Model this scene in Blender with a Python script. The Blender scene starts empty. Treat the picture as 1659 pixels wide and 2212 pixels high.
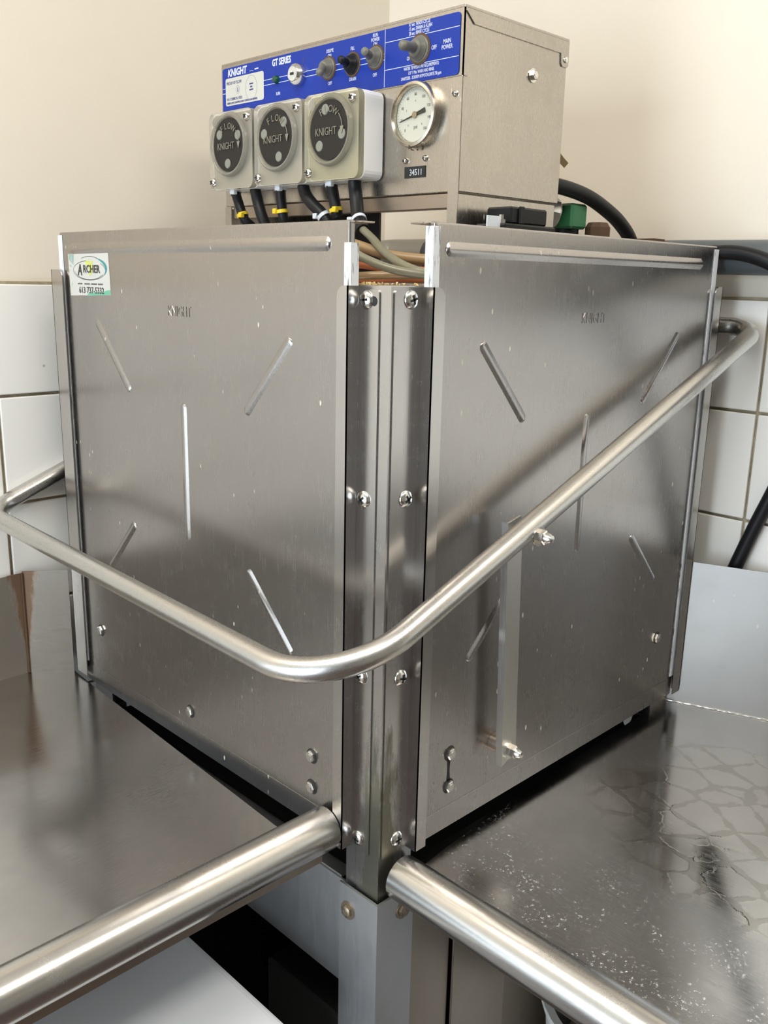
import bpy, bmesh, math, random
from mathutils import Vector, Matrix

random.seed(7)
SC = bpy.context.scene
COL = SC.collection

# ------------------------------------------------------------------ camera
cam_d = bpy.data.cameras.new('camera')
cam = bpy.data.objects.new('camera', cam_d)
COL.objects.link(cam)
CR, CU, CF = Vector((0.7106, -0.7033, 0.0213)), Vector((0.1592, 0.1903, 0.9687)), Vector((0.6854, 0.6850, -0.2472))
M3 = Matrix((CR, CU, -CF)).transposed()
cam.matrix_world = Matrix.Translation((-0.5964, -0.5930, 1.4636)) @ M3.to_4x4()
cam_d.sensor_fit = 'VERTICAL'
cam_d.sensor_height = 24.0
cam_d.lens = 24.0 * 1963.8 / 2212.0
cam_d.clip_start = 0.02
SC.camera = cam

# ------------------------------------------------------------------ world, lights, exposure
SC.view_settings.view_transform = 'Standard'
SC.view_settings.look = 'None'
SC.view_settings.gamma = 1.0
SC.view_settings.use_curve_mapping = False
SC.view_settings.exposure = -0.30
w = bpy.data.worlds.new('world')
SC.world = w
w.use_nodes = True
w.node_tree.nodes['Background'].inputs[0].default_value = (0.75, 0.87, 1.0, 1)
w.node_tree.nodes['Background'].inputs[1].default_value = 1.0

XW, YW = 0.690, 0.707          # the two tiled walls
XL, YF, ZC = -2.8, -2.8, 2.62  # the walls behind the camera, the ceiling

def area(name, loc, size, size_y, power, color, direction):
    d = bpy.data.lights.new(name, 'AREA')
    d.shape = 'RECTANGLE'; d.size = size; d.size_y = size_y; d.energy = power; d.color = color
    o = bpy.data.objects.new(name, d)
    COL.objects.link(o)
    o.location = loc
    o.rotation_euler = Vector(direction).to_track_quat('-Z', 'Y').to_euler()
    return o
# ceiling lamps (each sits under its fitting), and daylight through the window behind the camera
area('ceiling_lamp_light', (-0.75, 0.05, ZC-0.075), 0.42, 1.15, 14.0, (1.0, 0.95, 0.87), (0, 0, -1))
area('ceiling_lamp_light_side', (-0.05, -0.90, ZC-0.075), 1.15, 0.42, 11.5, (1.0, 0.95, 0.87), (0, 0, -1))
area('window_daylight', (XL-0.12, -0.12, 1.15), 1.2, 1.9, 105, (0.74, 0.87, 1.0), (1, 0, 0))

# ------------------------------------------------------------------ helpers
WL = {}
def _link(o, world, parent):
    COL.objects.link(o)
    o.location = world
    WL[o] = Vector(world)
    if parent:
        o.parent = parent
        o.matrix_parent_inverse = Matrix.Translation(-WL[parent])
def tag(o, label=None, cat=None, group=None, kind=None):
    if label: o['label'] = label
    if cat: o['category'] = cat
    if group: o['group'] = group
    if kind: o['kind'] = kind
    return o
def empty(name, loc, label, cat, group=None):
    o = bpy.data.objects.new(name, None)
    o.empty_display_size = 0.05
    _link(o, loc, None)
    return tag(o, label, cat, group)

AX = {'x': Vector((1,0,0)), '-x': Vector((-1,0,0)), 'y': Vector((0,1,0)), '-y': Vector((0,-1,0)), 'z': Vector((0,0,1)), '-z': Vector((0,0,-1))}
def frame(axis):
    n = AX[axis] if isinstance(axis, str) else Vector(axis).normalized()
    t = Vector((0,0,1)) if abs(n.z) < 0.9 else Vector((1,0,0))
    u = t.cross(n).normalized()
    return u, n.cross(u), n

class MB:
    """collects faces for one mesh object (one part); world coordinates"""
    def __init__(self): self.v=[]; self.f=[]; self.m=[]; self.s=[]
    def add(self, vs, fs, mat=0, smooth=False):
        b = len(self.v)
        self.v += [tuple(p) for p in vs]
        for q in fs: self.f.append(tuple(b+i for i in q)); self.m.append(mat); self.s.append(smooth)
        return self
    def box(self, x0,x1,y0,y1,z0,z1, mat=0, bevel=0.0, seg=2):
        if bevel <= 0:
            vs=[(x,y,z) for x in (x0,x1) for y in (y0,y1) for z in (z0,z1)]
            return self.add(vs, [(0,1,3,2),(4,6,7,5),(0,4,5,1),(2,3,7,6),(0,2,6,4),(1,5,7,3)], mat)
        bm = bmesh.new()
        bmesh.ops.create_cube(bm, size=1.0)
        for v in bm.verts: v.co = ((x0+x1)/2+v.co.x*(x1-x0), (y0+y1)/2+v.co.y*(y1-y0), (z0+z1)/2+v.co.z*(z1-z0))
        bmesh.ops.bevel(bm, geom=bm.edges[:], offset=bevel, segments=seg, profile=0.5, affect='EDGES')
        bm.verts.index_update()
        self.add([v.co[:] for v in bm.verts], [[v.index for v in f.verts] for f in bm.faces], mat, False)
        bm.free(); return self
    def prism(self, poly, plane, c0, c1, mat=0):
        n=len(poly); P=lambda a,b,c:{'x':(c,a,b),'y':(a,c,b),'z':(a,b,c)}[plane]
        vs=[P(a,b,c0) for a,b in poly]+[P(a,b,c1) for a,b in poly]
        fs=[tuple(range(n)), tuple(range(2*n-1,n-1,-1))]+[(i,(i+1)%n,n+(i+1)%n,n+i) for i in range(n)]
        return self.add(vs, fs, mat)
    def lathe(self, prof, origin, axis, n=24, mat=0, smooth=True, start=0.0):
        u,v,a=frame(axis); O=Vector(origin); vs=[]; fs=[]
        rings=[]
        for r,h in prof:
            if r<1e-7: rings.append([len(vs)]); vs.append(O+a*h)
            else:
                rings.append(list(range(len(vs),len(vs)+n)))
                vs += [O+a*h+(u*math.cos(start+2*math.pi*i/n)+v*math.sin(start+2*math.pi*i/n))*r for i in range(n)]
        for A,B in zip(rings,rings[1:]):
            for i in range(n):
                j=(i+1)%n
                if len(A)==1 and len(B)==1: continue
                if len(A)==1: fs.append((A[0],B[i],B[j]))
                elif len(B)==1: fs.append((A[i],A[j],B[0]))
                else: fs.append((A[i],A[j],B[j],B[i]))
        return self.add(vs, fs, mat, smooth)
    def tube(self, path, r, n=16, mat=0, caps=True, smooth=True):
        P=[Vector(p) for p in path]
        rs = r if isinstance(r,(list,tuple)) else [r]*len(P)
        T=[]
        for i in range(len(P)):
            a=P[max(0,i-1)]; b=P[min(len(P)-1,i+1)]
            T.append((b-a).normalized())
        t=Vector((0,0,1)) if abs(T[0].z)<0.9 else Vector((1,0,0))
        u=(t-T[0]*t.dot(T[0])).normalized()
        vs=[]; fs=[]
        for i,p in enumerate(P):
            u=(u-T[i]*u.dot(T[i])).normalized(); v=T[i].cross(u)
            vs += [p+(u*math.cos(2*math.pi*k/n)+v*math.sin(2*math.pi*k/n))*rs[i] for k in range(n)]
        for i in range(len(P)-1):
            for k in range(n):
                fs.append((i*n+k, i*n+(k+1)%n, (i+1)*n+(k+1)%n, (i+1)*n+k))
        self.add(vs, fs, mat, smooth)
        if caps:
            self.add(vs[:n],[tuple(range(n-1,-1,-1))],mat); self.add(vs[-n:],[tuple(range(n))],mat)
        return self
    def text(self, s, size, plane, c, a, b, h=0.0003, mat=0, align='CENTER', sx=1.0, bold=0.0, rot=0.0, shear=0.0):
        """lettering standing h proud of a plane: 'x' faces -x (reads along -y), 'y' faces -y (reads along +x)"""
        vs,fs=text_mesh(s, align, bold, shear)
        out=[]; ca,sa=math.cos(rot),math.sin(rot)
        for (p,q,r) in vs:
            p=p*size*sx; q=q*size; e=h*(r)
            p,q=p*ca-q*sa, p*sa+q*ca
            out.append((c-e, a-p, b+q) if plane=='x' else (a+p, c-e, b+q))
        return self.add(out, fs, mat)
    def build(self, name, mats, parent=None, recalc=True, world_origin=None):
        me=bpy.data.meshes.new(name)
        V=[Vector(p) for p in self.v]
        lo=Vector((min(p.x for p in V),min(p.y for p in V),min(p.z for p in V)))
        hi=Vector((max(p.x for p in V),max(p.y for p in V),max(p.z for p in V)))
        c=Vector(world_origin) if world_origin is not None else (Vector(((lo.x+hi.x)/2,(lo.y+hi.y)/2,lo.z)) if parent is None else (lo+hi)/2)
        me.from_pydata([tuple(p-c) for p in V],[],self.f)
        for m in (mats if isinstance(mats,(list,tuple)) else [mats]): me.materials.append(m)
        me.polygons.foreach_set('material_index',self.m)
        me.polygons.foreach_set('use_smooth',self.s)
        if recalc:
            bm=bmesh.new(); bm.from_mesh(me)
            bmesh.ops.remove_doubles(bm, verts=bm.verts[:], dist=1e-7)
            bmesh.ops.recalc_face_normals(bm, faces=bm.faces[:]); bm.to_mesh(me); bm.free()
        if any(self.s): me.set_sharp_from_angle(angle=math.radians(42))
        me.update()
        o=bpy.data.objects.new(name,me)
        _link(o,c,parent)
        return o

_tx={}
def text_mesh(s, align, bold, shear):
    k=(s,align,bold,shear)
    if k not in _tx:
        cu=bpy.data.curves.new('lettering','FONT'); cu.body=s; cu.align_x=align; cu.align_y='CENTER'
        cu.size=1.0; cu.extrude=0.5; cu.offset=bold; cu.resolution_u=2; cu.shear=shear
        ob=bpy.data.objects.new('lettering',cu); COL.objects.link(ob)
        dg=bpy.context.evaluated_depsgraph_get(); me=ob.evaluated_get(dg).to_mesh()
        _tx[k]=([(v.co.x,v.co.y,v.co.z+0.5) for v in me.vertices],[tuple(p.vertices) for p in me.polygons])
        ob.evaluated_get(dg).to_mesh_clear(); bpy.data.objects.remove(ob); bpy.data.curves.remove(cu)
    return _tx[k]

def fillet(pts, radii, seg=10):
    P=[Vector(p) for p in pts]; out=[P[0]]
    for i in range(1,len(P)-1):
        a=(P[i-1]-P[i]).normalized(); b=(P[i+1]-P[i]).normalized(); r=radii[i-1]
        ang=a.angle(b); d=r/math.tan(ang/2)
        d=min(d,(P[i-1]-P[i]).length*0.95,(P[i+1]-P[i]).length*0.95)
        r=d*math.tan(ang/2)
        c=P[i]+(a+b).normalized()*(r/math.sin(ang/2))
        s=P[i]+a*d-c; e=P[i]+b*d-c
        th=s.angle(e)
        for k in range(seg+1):
            t=k/seg
            out.append(c+(s*math.sin((1-t)*th)+e*math.sin(t*th))/math.sin(th))
    out.append(P[-1]); return out
def spline(pts, n=8):
    P=[Vector(p) for p in pts]; P=[2*P[0]-P[1]]+P+[2*P[-1]-P[-2]]; out=[]
    for i in range(1,len(P)-2):
        for k in range(n):
            t=k/n; a,b,c,d=P[i-1],P[i],P[i+1],P[i+2]
            out.append(0.5*((2*b)+(c-a)*t+(2*a-5*b+4*c-d)*t*t+(3*b-a-3*c+d)*t**3))
    out.append(P[-2]); return out

# ------------------------------------------------------------------ materials
def mat(name, color, rough=0.5, metal=0.0, **kw):
    m=bpy.data.materials.new(name); m.use_nodes=True
    b=m.node_tree.nodes['Principled BSDF']
    b.inputs['Base Color'].default_value=(*color,1); b.inputs['Roughness'].default_value=rough; b.inputs['Metallic'].default_value=metal
    for k,v in kw.items(): b.inputs[k].default_value=v
    return m
class N:
    def __init__(s,m): s.t=m.node_tree; s.b=s.t.nodes['Principled BSDF']; s.co=s.t.nodes.new('ShaderNodeTexCoord')
    def node(s,typ,**kw):
        n=s.t.nodes.new(typ)
        for k,v in kw.items():
            if k in n.inputs: n.inputs[k].default_value=v
            else: setattr(n,k,v)
        return n
    def link(s,a,b): s.t.links.new(a,b)
    def coords(s,scale=(1,1,1),space='Object',loc=(0,0,0),rot=(0,0,0)):
        mp=s.node('ShaderNodeMapping'); mp.inputs['Scale'].default_value=scale; mp.inputs['Location'].default_value=loc; mp.inputs['Rotation'].default_value=rot
        s.link(s.co.outputs[space],mp.inputs['Vector']); return mp.outputs[0]
    def noise(s,vec,scale=5,detail=3,rough=0.6):
        n=s.node('ShaderNodeTexNoise'); n.inputs['Scale'].default_value=scale; n.inputs['Detail'].default_value=detail; n.inputs['Roughness'].default_value=rough
        s.link(vec,n.inputs['Vector']); return n.outputs['Fac']
    def ramp(s,fac,a,b,lo=0.0,hi=1.0):
        n=s.node('ShaderNodeMapRange'); n.inputs['From Min'].default_value=a; n.inputs['From Max'].default_value=b
        n.inputs['To Min'].default_value=lo; n.inputs['To Max'].default_value=hi
        s.link(fac,n.inputs['Value']); return n.outputs[0]
    def mix(s,fac,a,b):
        n=s.node('ShaderNodeMix'); n.data_type='RGBA'
        if isinstance(fac,float): n.inputs[0].default_value=fac
        else: s.link(fac,n.inputs[0])
        for i,c in ((6,a),(7,b)):
            if isinstance(c,tuple): n.inputs[i].default_value=(*c,1)
            else: s.link(c,n.inputs[i])
        return n.outputs[2]
    def math(s,op,a,b):
        n=s.node('ShaderNodeMath'); n.operation=op
        for i,c in ((0,a),(1,b)):
            if isinstance(c,(int,float)): n.inputs[i].default_value=c
            else: s.link(c,n.inputs[i])
        return n.outputs[0]
    def bump(s,h,strength=0.2,dist=0.001):
        n=s.node('ShaderNodeBump'); n.inputs['Strength'].default_value=strength; n.inputs['Distance'].default_value=dist
        s.link(h,n.inputs['Height']); s.link(n.outputs[0],s.b.inputs['Normal'])
    def specks(s,vec,scale,thr,soft=0.02):
        v=s.node('ShaderNodeTexVoronoi'); v.inputs['Scale'].default_value=scale; s.link(vec,v.inputs['Vector'])
        # only some of the cells carry a speck
        sep=s.node('ShaderNodeSeparateColor'); s.link(v.outputs['Color'],sep.inputs[0])
        pick=s.math('GREATER_THAN',sep.outputs[0],0.72)
        d=s.ramp(v.outputs['Distance'],thr,thr-soft,0,1)
        return s.math('MULTIPLY',d,pick)

def steel(name, base=(0.60,0.575,0.54), rough=0.27, grain=(60,60,2.0), gstr=0.05, dirt=0.35, dirtcol=(0.30,0.26,0.20), speck=0.0, aniso=0.0, var=0.06):
    m=mat(name,base,rough,1.0); n=N(m)
    vec=n.coords(grain); g=n.noise(vec,12,3,0.65)
    big=n.noise(n.coords((1,1,0.6)),3.5,4,0.6)
    c=n.mix(n.ramp(big,0.42,0.75,0,dirt),base,tuple(x*0.72 for x in base))
    mid=n.noise(n.coords(),26,5,0.7)
    c=n.mix(n.ramp(mid,0.58,0.85,0,dirt*0.45),c,dirtcol)
    r=n.math('ADD',n.ramp(g,0.3,0.7,rough-var*0.5,rough+var*0.5),n.ramp(mid,0.5,0.8,0,0.05))
    if speck>0:
        sp=n.specks(n.coords((1,1,0.45)),95,0.16,0.06)
        sp2=n.math('MULTIPLY',sp,n.ramp(n.noise(n.coords(loc=(3,1,7)),6,2),0.45,0.62,0,speck))
        c=n.mix(sp2,c,(0.85,0.78,0.62)); r=n.math('ADD',r,n.math('MULTIPLY',sp2,0.3))
        mm=n.math('SUBTRACT',1.0,sp2); n.link(mm,n.b.inputs['Metallic'])
    n.link(c,n.b.inputs['Base Color']); n.link(r,n.b.inputs['Roughness'])
    n.bump(g,gstr,0.0006)
    if aniso:
        n.b.inputs['Anisotropic'].default_value=aniso
    return m

M={}
M['door']=steel('brushed_steel_door',(0.435,0.412,0.395),0.25,(70,70,1.5),0.012,0.22,speck=0.8)
M['post']=steel('steel_post',(0.56,0.535,0.515),0.24,(80,80,1.5),0.012,0.35,dirtcol=(0.26,0.24,0.13))
M['box']=steel('steel_control_box',(0.48,0.445,0.40),0.27,(70,70,1.2),0.002,0.45,dirtcol=(0.28,0.20,0.12),speck=0.35,var=0.03)
M['tube']=steel('polished_tube',(0.62,0.60,0.57),0.24,(60,60,60),0.01,0.2)
M['handle']=steel('handle_tube_steel',(0.60,0.58,0.55),0.29,(60,60,60),0.01,0.15)
M['dull']=steel('dull_galvanised',(0.58,0.58,0.58),0.48,(30,30,3),0.06,0.55,dirtcol=(0.22,0.18,0.13))
M['brownsteel']=steel('stained_panel',(0.42,0.35,0.29),0.40,(30,30,3),0.06,0.6,dirtcol=(0.20,0.14,0.10))
M['screw']=mat('bright_screw',(0.72,0.70,0.66),0.18,1.0)
M['bolt']=mat('bolt_steel',(0.62,0.60,0.56),0.26,1.0)
M['oldbolt']=mat('tarnished_bolt',(0.36,0.29,0.21),0.45,0.9)
M['black']=mat('black_recess',(0.006,0.006,0.006),0.6)
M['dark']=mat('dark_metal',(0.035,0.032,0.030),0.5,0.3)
M['rubber']=mat('black_rubber',(0.007,0.007,0.008),0.45,0.0,**{'Specular IOR Level':0.28})
M['greyrubber']=mat('grey_rubber_boot',(0.13,0.125,0.10),0.45)
M['whiteplastic']=mat('white_plastic',(0.80,0.80,0.80),0.35)
M['tieyellow']=mat('yellow_tie',(0.75,0.55,0.02),0.4)
M['tiewhite']=mat('pale_tie',(0.62,0.67,0.72),0.35)
M['print']=mat('white_print',(0.58,0.60,0.66),0.5)
M['printblue']=mat('blue_print',(0.03,0.04,0.16),0.5)
M['printblack']=mat('black_print',(0.03,0.025,0.02),0.5)
M['brass']=mat('stained_gauge_rim',(0.66,0.52,0.33),0.3,1.0)
M['rust']=mat('rust',(0.085,0.045,0.022),0.8)
M['orange']=mat('orange_hose',(0.42,0.12,0.04),0.5)
M['olive']=mat('olive_tubing',(0.20,0.19,0.13),0.3)
M['amber']=mat('amber_tubing',(0.30,0.20,0.10),0.3)
M['green']=steel('green_paint',(0.03,0.17,0.07),0.5,(20,20,20),0.1,0.7,dirtcol=(0.06,0.03,0.02)); M['green'].node_tree.nodes['Principled BSDF'].inputs['Metallic'].default_value=0.0
M['greypipe']=mat('grey_pipe',(0.085,0.098,0.105),0.4)
M['galv']=steel('galvanised_pipe',(0.42,0.41,0.38),0.5,(20,20,20),0.1,0.6)
M['plasticfilm']=mat('yellowed_strap',(0.55,0.42,0.22),0.4)
M['bin']=mat('white_bin',(0.84,0.86,0.88),0.38)
M['bucket']=mat('bucket_plastic',(0.66,0.64,0.58),0.45)
M['grey']=mat('grey_cloth',(0.42,0.41,0.39),0.8)

# white strip that wraps the door edges: scuffed plastic
m=mat('white_edge_strip',(0.80,0.81,0.82),0.4); n=N(m)
s=n.noise(n.coords((90,90,8)),3,4,0.75); n.link(n.mix(n.ramp(s,0.56,0.66),(0.66,0.68,0.71),(0.10,0.09,0.08)),n.b.inputs['Base Color']); M['strip']=m

# blue control panel, worn and grimy
m=mat('blue_panel',(0.012,0.04,0.34),0.42,0.0,**{'Specular IOR Level':0.25}); n=N(m)
s=n.noise(n.coords(),38,5,0.75); n.link(n.mix(n.ramp(s,0.64,0.74),(0.008,0.030,0.25),(0.05,0.035,0.02)),n.b.inputs['Base Color']); M['blue']=m
m=mat('cream_label',(0.47,0.46,0.41),0.5); M['label']=m

# clear yellowed pump cover
m=mat('clear_cover',(0.80,0.76,0.66),0.16); m.node_tree.nodes['Principled BSDF'].inputs['Transmission Weight'].default_value=0.82
m.node_tree.nodes['Principled BSDF'].inputs['IOR'].default_value=1.25; M['clear']=m
m=mat('clear_cover_stained',(0.82,0.78,0.62),0.14); m.node_tree.nodes['Principled BSDF'].inputs['Transmission Weight'].default_value=0.84
m.node_tree.nodes['Principled BSDF'].inputs['IOR'].default_value=1.25; M['clear2']=m
m=mat('gauge_glass',(0.95,0.93,0.85),0.03); m.node_tree.nodes['Principled BSDF'].inputs['Transmission Weight'].default_value=1.0
m.node_tree.nodes['Principled BSDF'].inputs['IOR'].default_value=1.05; M['glass']=m
M['ring_shade']=mat('ring_shade',(0.10,0.085,0.06),0.5)
M['pumpback']=mat('pump_back_plate',(0.40,0.36,0.29),0.5)
M['rotor']=mat('rotor_black',(0.018,0.015,0.013),0.5,0.0,**{'Specular IOR Level':0.25})
M['roller']=mat('roller_grey',(0.20,0.20,0.16),0.5)
M['emboss']=mat('cover_lettering',(0.21,0.195,0.15),0.4)
m=mat('gauge_dial',(0.50,0.50,0.45),0.5); M['dial']=m

# table tops: polished, scratched
def table_mat(name, wet):
    m=mat(name,(0.46,0.44,0.42),0.16,1.0); n=N(m)
    big=n.noise(n.coords(),5,4,0.6); fine=n.noise(n.coords((8,160,8) if not wet else (160,8,8)),4,3,0.7)
    c=n.mix(n.ramp(big,0.40,0.72,0,0.55),(0.50,0.48,0.46),(0.33,0.32,0.315))
    r=n.math('ADD',n.ramp(big,0.35,0.7,0.10,0.24),n.ramp(fine,0.35,0.7,0,0.08))
    h=fine
    if wet:
        # water left standing in the grid of a dish rack
        vo=n.node('ShaderNodeTexVoronoi'); vo.feature='DISTANCE_TO_EDGE'; vo.inputs['Scale'].default_value=1.0; vo.inputs['Randomness'].default_value=0.55
        wob=n.node('ShaderNodeTexNoise'); wob.inputs['Scale'].default_value=30; 
        vv=n.coords((23,19,23),rot=(0,0,0.55)); n.link(vv,vo.inputs['Vector'])
        edge=n.ramp(n.math('ADD',vo.outputs['Distance'],n.ramp(n.noise(n.coords(),45,4),0.3,0.7,-0.08,0.08)),0.05,0.085,1,0)
        sp=n.node('ShaderNodeSeparateXYZ'); n.link(n.co.outputs['Object'],sp.inputs[0])
        dx=n.math('SUBTRACT',sp.outputs[0],0.03); dy=n.math('SUBTRACT',sp.outputs[1],0.405)
        d2=n.math('ADD',n.math('POWER',n.math('MULTIPLY',dx,5.2),2.0),n.math('POWER',n.math('MULTIPLY',dy,5.2),2.0))
        d2=n.math('ADD',d2,n.ramp(big,0.3,0.7,-0.5,0.5))
        mask=n.ramp(d2,0.75,1.05,1,0)
        wf=n.math('MULTIPLY',edge,mask)
        c=n.mix(n.math('MULTIPLY',mask,0.30),c,(0.52,0.48,0.40))
        c=n.mix(n.math('MULTIPLY',wf,0.7),c,(0.36,0.335,0.30))
        r=n.math('SUBTRACT',r,n.math('MULTIPLY',mask,0.07))
        # dried suds along the front edge
        s1=n.ramp(n.noise(n.coords(),260,4,0.75),0.56,0.67,0,0.8)
        lo=n.math('MULTIPLY',n.ramp(sp.outputs[0],-0.12,-0.26,0,1),n.ramp(n.noise(n.coords(loc=(2,5,1)),22,4,0.7),0.44,0.61,0,1))
        s1=n.math('MULTIPLY',s1,lo)
        c=n.mix(s1,c,(0.9,0.92,0.95)); n.link(n.math('SUBTRACT',1.0,s1),n.b.inputs['Metallic'])
        h=n.math('ADD',n.math('MULTIPLY',fine,0.5),n.math('ADD',n.math('MULTIPLY',wf,1.6),n.math('MULTIPLY',s1,3.0)))
    n.link(c,n.b.inputs['Base Color']); n.link(r,n.b.inputs['Roughness'])
    n.bump(h,0.005 if not wet else 0.06,0.0008)
    return m
M['table_dry']=table_mat('table_top_steel',False)
M['table_wet']=table_mat('wet_table_top_steel',True)
M['splash']=steel('backsplash_steel',(0.46,0.445,0.425),0.42,(4,4,90),0.012,0.3,speck=0.3)
# left splash with rust run down its seam
def stain(m, cx, cy, wid, col, zlo, zhi, amt=0.9):
    n=N(m); geo=n.node('ShaderNodeNewGeometry'); sp=n.node('ShaderNodeSeparateXYZ'); n.link(geo.outputs['Position'],sp.inputs[0])
    dx=n.math('SUBTRACT',sp.outputs[0],cx); dy=n.math('SUBTRACT',sp.outputs[1],cy)
    d=n.math('SQRT',n.math('ADD',n.math('MULTIPLY',dx,dx),n.math('MULTIPLY',dy,dy)),0)
    mp=n.node('ShaderNodeMapping'); mp.inputs['Scale'].default_value=(60,60,14); n.link(geo.outputs['Position'],mp.inputs['Vector'])
    nz=n.noise(mp.outputs[0],1.6,4,0.65)
    wz=n.ramp(sp.outputs[2],zlo,zhi,wid*0.12,wid)
    e=n.math('SUBTRACT',n.math('DIVIDE',d,wz),n.math('MULTIPLY',n.math('SUBTRACT',nz,0.5),1.6))
    f=n.math('MULTIPLY',n.ramp(e,0.55,1.0,1,0),amt)
    src=n.b.inputs['Base Color'].links[0].from_socket
    n.link(n.mix(f,src,col),n.b.inputs['Base Color'])
    r0=n.b.inputs['Roughness'].links[0].from_socket
    n.link(n.math('ADD',r0,n.math('MULTIPLY',f,0.3)),n.b.inputs['Roughness'])
    return m
m=steel('rusty_backsplash',(0.50,0.465,0.41),0.40,(4,4,60),0.015,0.6,dirtcol=(0.30,0.20,0.11)); M['post']=stain(M['post'],0.010,0.010,0.030,(0.10,0.095,0.045),1.10,0.86,0.75)
M['splash_rust']=stain(m,-0.069,0.691,0.024,(0.20,0.10,0.045),0.90,1.03,0.8)

# room
def wall_mat(name,color):
    m=mat(name,color,0.55); n=N(m)
    a=n.noise(n.coords(),2.2,4,0.6); c=n.mix(n.ramp(a,0.3,0.75),color,tuple(x*0.93 for x in color))
    sp=n.specks(n.coords(loc=(4,2,9)),14,0.055,0.015); c=n.mix(n.math('MULTIPLY',sp,0.7),c,(0.25,0.18,0.12))
    n.link(c,n.b.inputs['Base Color']); n.bump(n.noise(n.coords(),180,2),0.05,0.001)
    return m
M['wall_far']=wall_mat('dimmed_wall_paint',(0.34,0.31,0.27))  # colour darkened on the unseen walls so the steel doors reflect less light
M['wall']=wall_mat('cream_wall_paint',(0.77,0.695,0.585))
m=mat('grout',(0.36,0.30,0.20),0.8); n=N(m); a=n.noise(n.coords(),18,5,0.7)
n.link(n.mix(n.ramp(a,0.35,0.7),(0.46,0.39,0.27),(0.20,0.155,0.09)),n.b.inputs['Base Color']); M['grout']=m
m=mat('white_glazed_tile',(0.80,0.78,0.73),0.16); n=N(m)
oi=n.node('ShaderNodeObjectInfo'); a=n.noise(n.coords(),9,4,0.6)
c=n.mix(n.ramp(oi.outputs['Random'],0,1,0,0.35),(0.82,0.80,0.755),(0.74,0.72,0.66))
sp=n.specks(n.coords(),26,0.06,0.02); c=n.mix(n.math('MULTIPLY',sp,0.6),c,(0.3,0.24,0.16))
n.link(c,n.b.inputs['Base Color']); n.link(n.ramp(a,0.3,0.7,0.12,0.25),n.b.inputs['Roughness']); M['tile']=m
M['ceiling']=mat('ceiling_paint',(0.78,0.76,0.72),0.8)
m=mat('quarry_floor',(0.10,0.06,0.045),0.5); n=N(m); a=n.noise(n.coords(),4,4)
n.link(n.mix(a,(0.07,0.05,0.04),(0.14,0.09,0.07)),n.b.inputs['Base Color']); M['floor']=m
M['frame']=mat('window_frame_paint',(0.7,0.7,0.68),0.5)
m=mat('lamp_diffuser',(0.9,0.9,0.88),0.4); b=m.node_tree.nodes['Principled BSDF']
b.inputs['Emission Color'].default_value=(1.0,0.96,0.88,1); b.inputs['Emission Strength'].default_value=6.0; M['lamp']=m

# ------------------------------------------------------------------ the room
T=0.1
def struct(name, mb, m): return tag(mb.build(name,m,None), kind='structure')
struct('floor', MB().box(XL-T,XW+T,YF-T,YW+T,-0.1,0.0), M['floor'])
struct('ceiling', MB().box(XL-T,XW+T,YF-T,YW+T,ZC,ZC+T), M['ceiling'])
wb=struct('wall_back', MB().box(XL-T,XW+T,YW,YW+T,0,ZC), M['wall'])
wr=struct('wall_right', MB().box(XW,XW+T,YF-T,YW,0,ZC), M['wall'])
struct('wall_front', MB().box(XL-T,XW,YF-T,YF,0,ZC), M['wall_far'])
WY0,WY1,WZ0,WZ1=-0.75,0.50,0.15,2.15
struct('wall_left', MB().box(XL-T,XL,YF,WY0,0,ZC).box(XL-T,XL,WY1,YW,0,ZC).box(XL-T,XL,WY0,WY1,0,WZ0).box(XL-T,XL,WY0,WY1,WZ1,ZC), M['wall_far'])
win=MB(); e=0.05
win.box(XL-0.07,XL-0.02,WY0,WY0+e,WZ0,WZ1).box(XL-0.07,XL-0.02,WY1-e,WY1,WZ0,WZ1).box(XL-0.07,XL-0.02,WY0+e,WY1-e,WZ0,WZ0+e).box(XL-0.07,XL-0.02,WY0+e,WY1-e,WZ1-e,WZ1).box(XL-0.065,XL-0.025,-0.145,-0.105,WZ0+e,WZ1-e)
struct('window_1', win, M['frame'])

# 6-inch wall tiles up to shoulder height, on a bed of grout
TP=0.1565; TZ=1.449; G=0.0044
bed=MB().box(XL,XW-0.004,YW-0.004,YW-0.0002,0.02,TZ+0.002); bb=bed.build('grout_bed',M['grout'],wb)
bed=MB().box(XW-0.004,XW-0.0002,YF,YW-0.004,0.02,TZ+0.002); br=bed.build('grout_bed',M['grout'],wr)
t0=MB().box(-TP/2+G/2,TP/2-G/2,-0.0065,0.0,-TP/2+G/2,TP/2-G/2,0,0.0016,2)
proto=t0.build('tile',M['tile'],None,world_origin=(0,0,0)); tile_me=proto.data
for f in tile_me.polygons: f.use_smooth=False
bpy.data.objects.remove(proto)
def tiles(wall, horiz0, step, count, rows, put):
    for i in range(count):
        for j in range(rows):
            o=bpy.data.objects.new('tile',tile_me); COL.objects.link(o)
            h=horiz0+step*(i+0.5); z=TZ-TP*(j+0.5)
            p,rz=put(h)
            o.location=(p[0],p[1],z); o.rotation_euler=(random.uniform(-.002,.002),0,rz+random.uniform(-.002,.002))
            o.parent=wall; o.matrix_parent_inverse=Matrix.Translation(-WL[wall])
tiles(wb, 0.0765+4*TP, -TP, 21, 9, lambda h:((h,YW-0.0042,0),0.0))
tiles(wr, -0.0575+5*TP, -TP, 21, 9, lambda h:((XW-0.0042,h,0),math.pi/2 if False else -math.pi/2))

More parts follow.
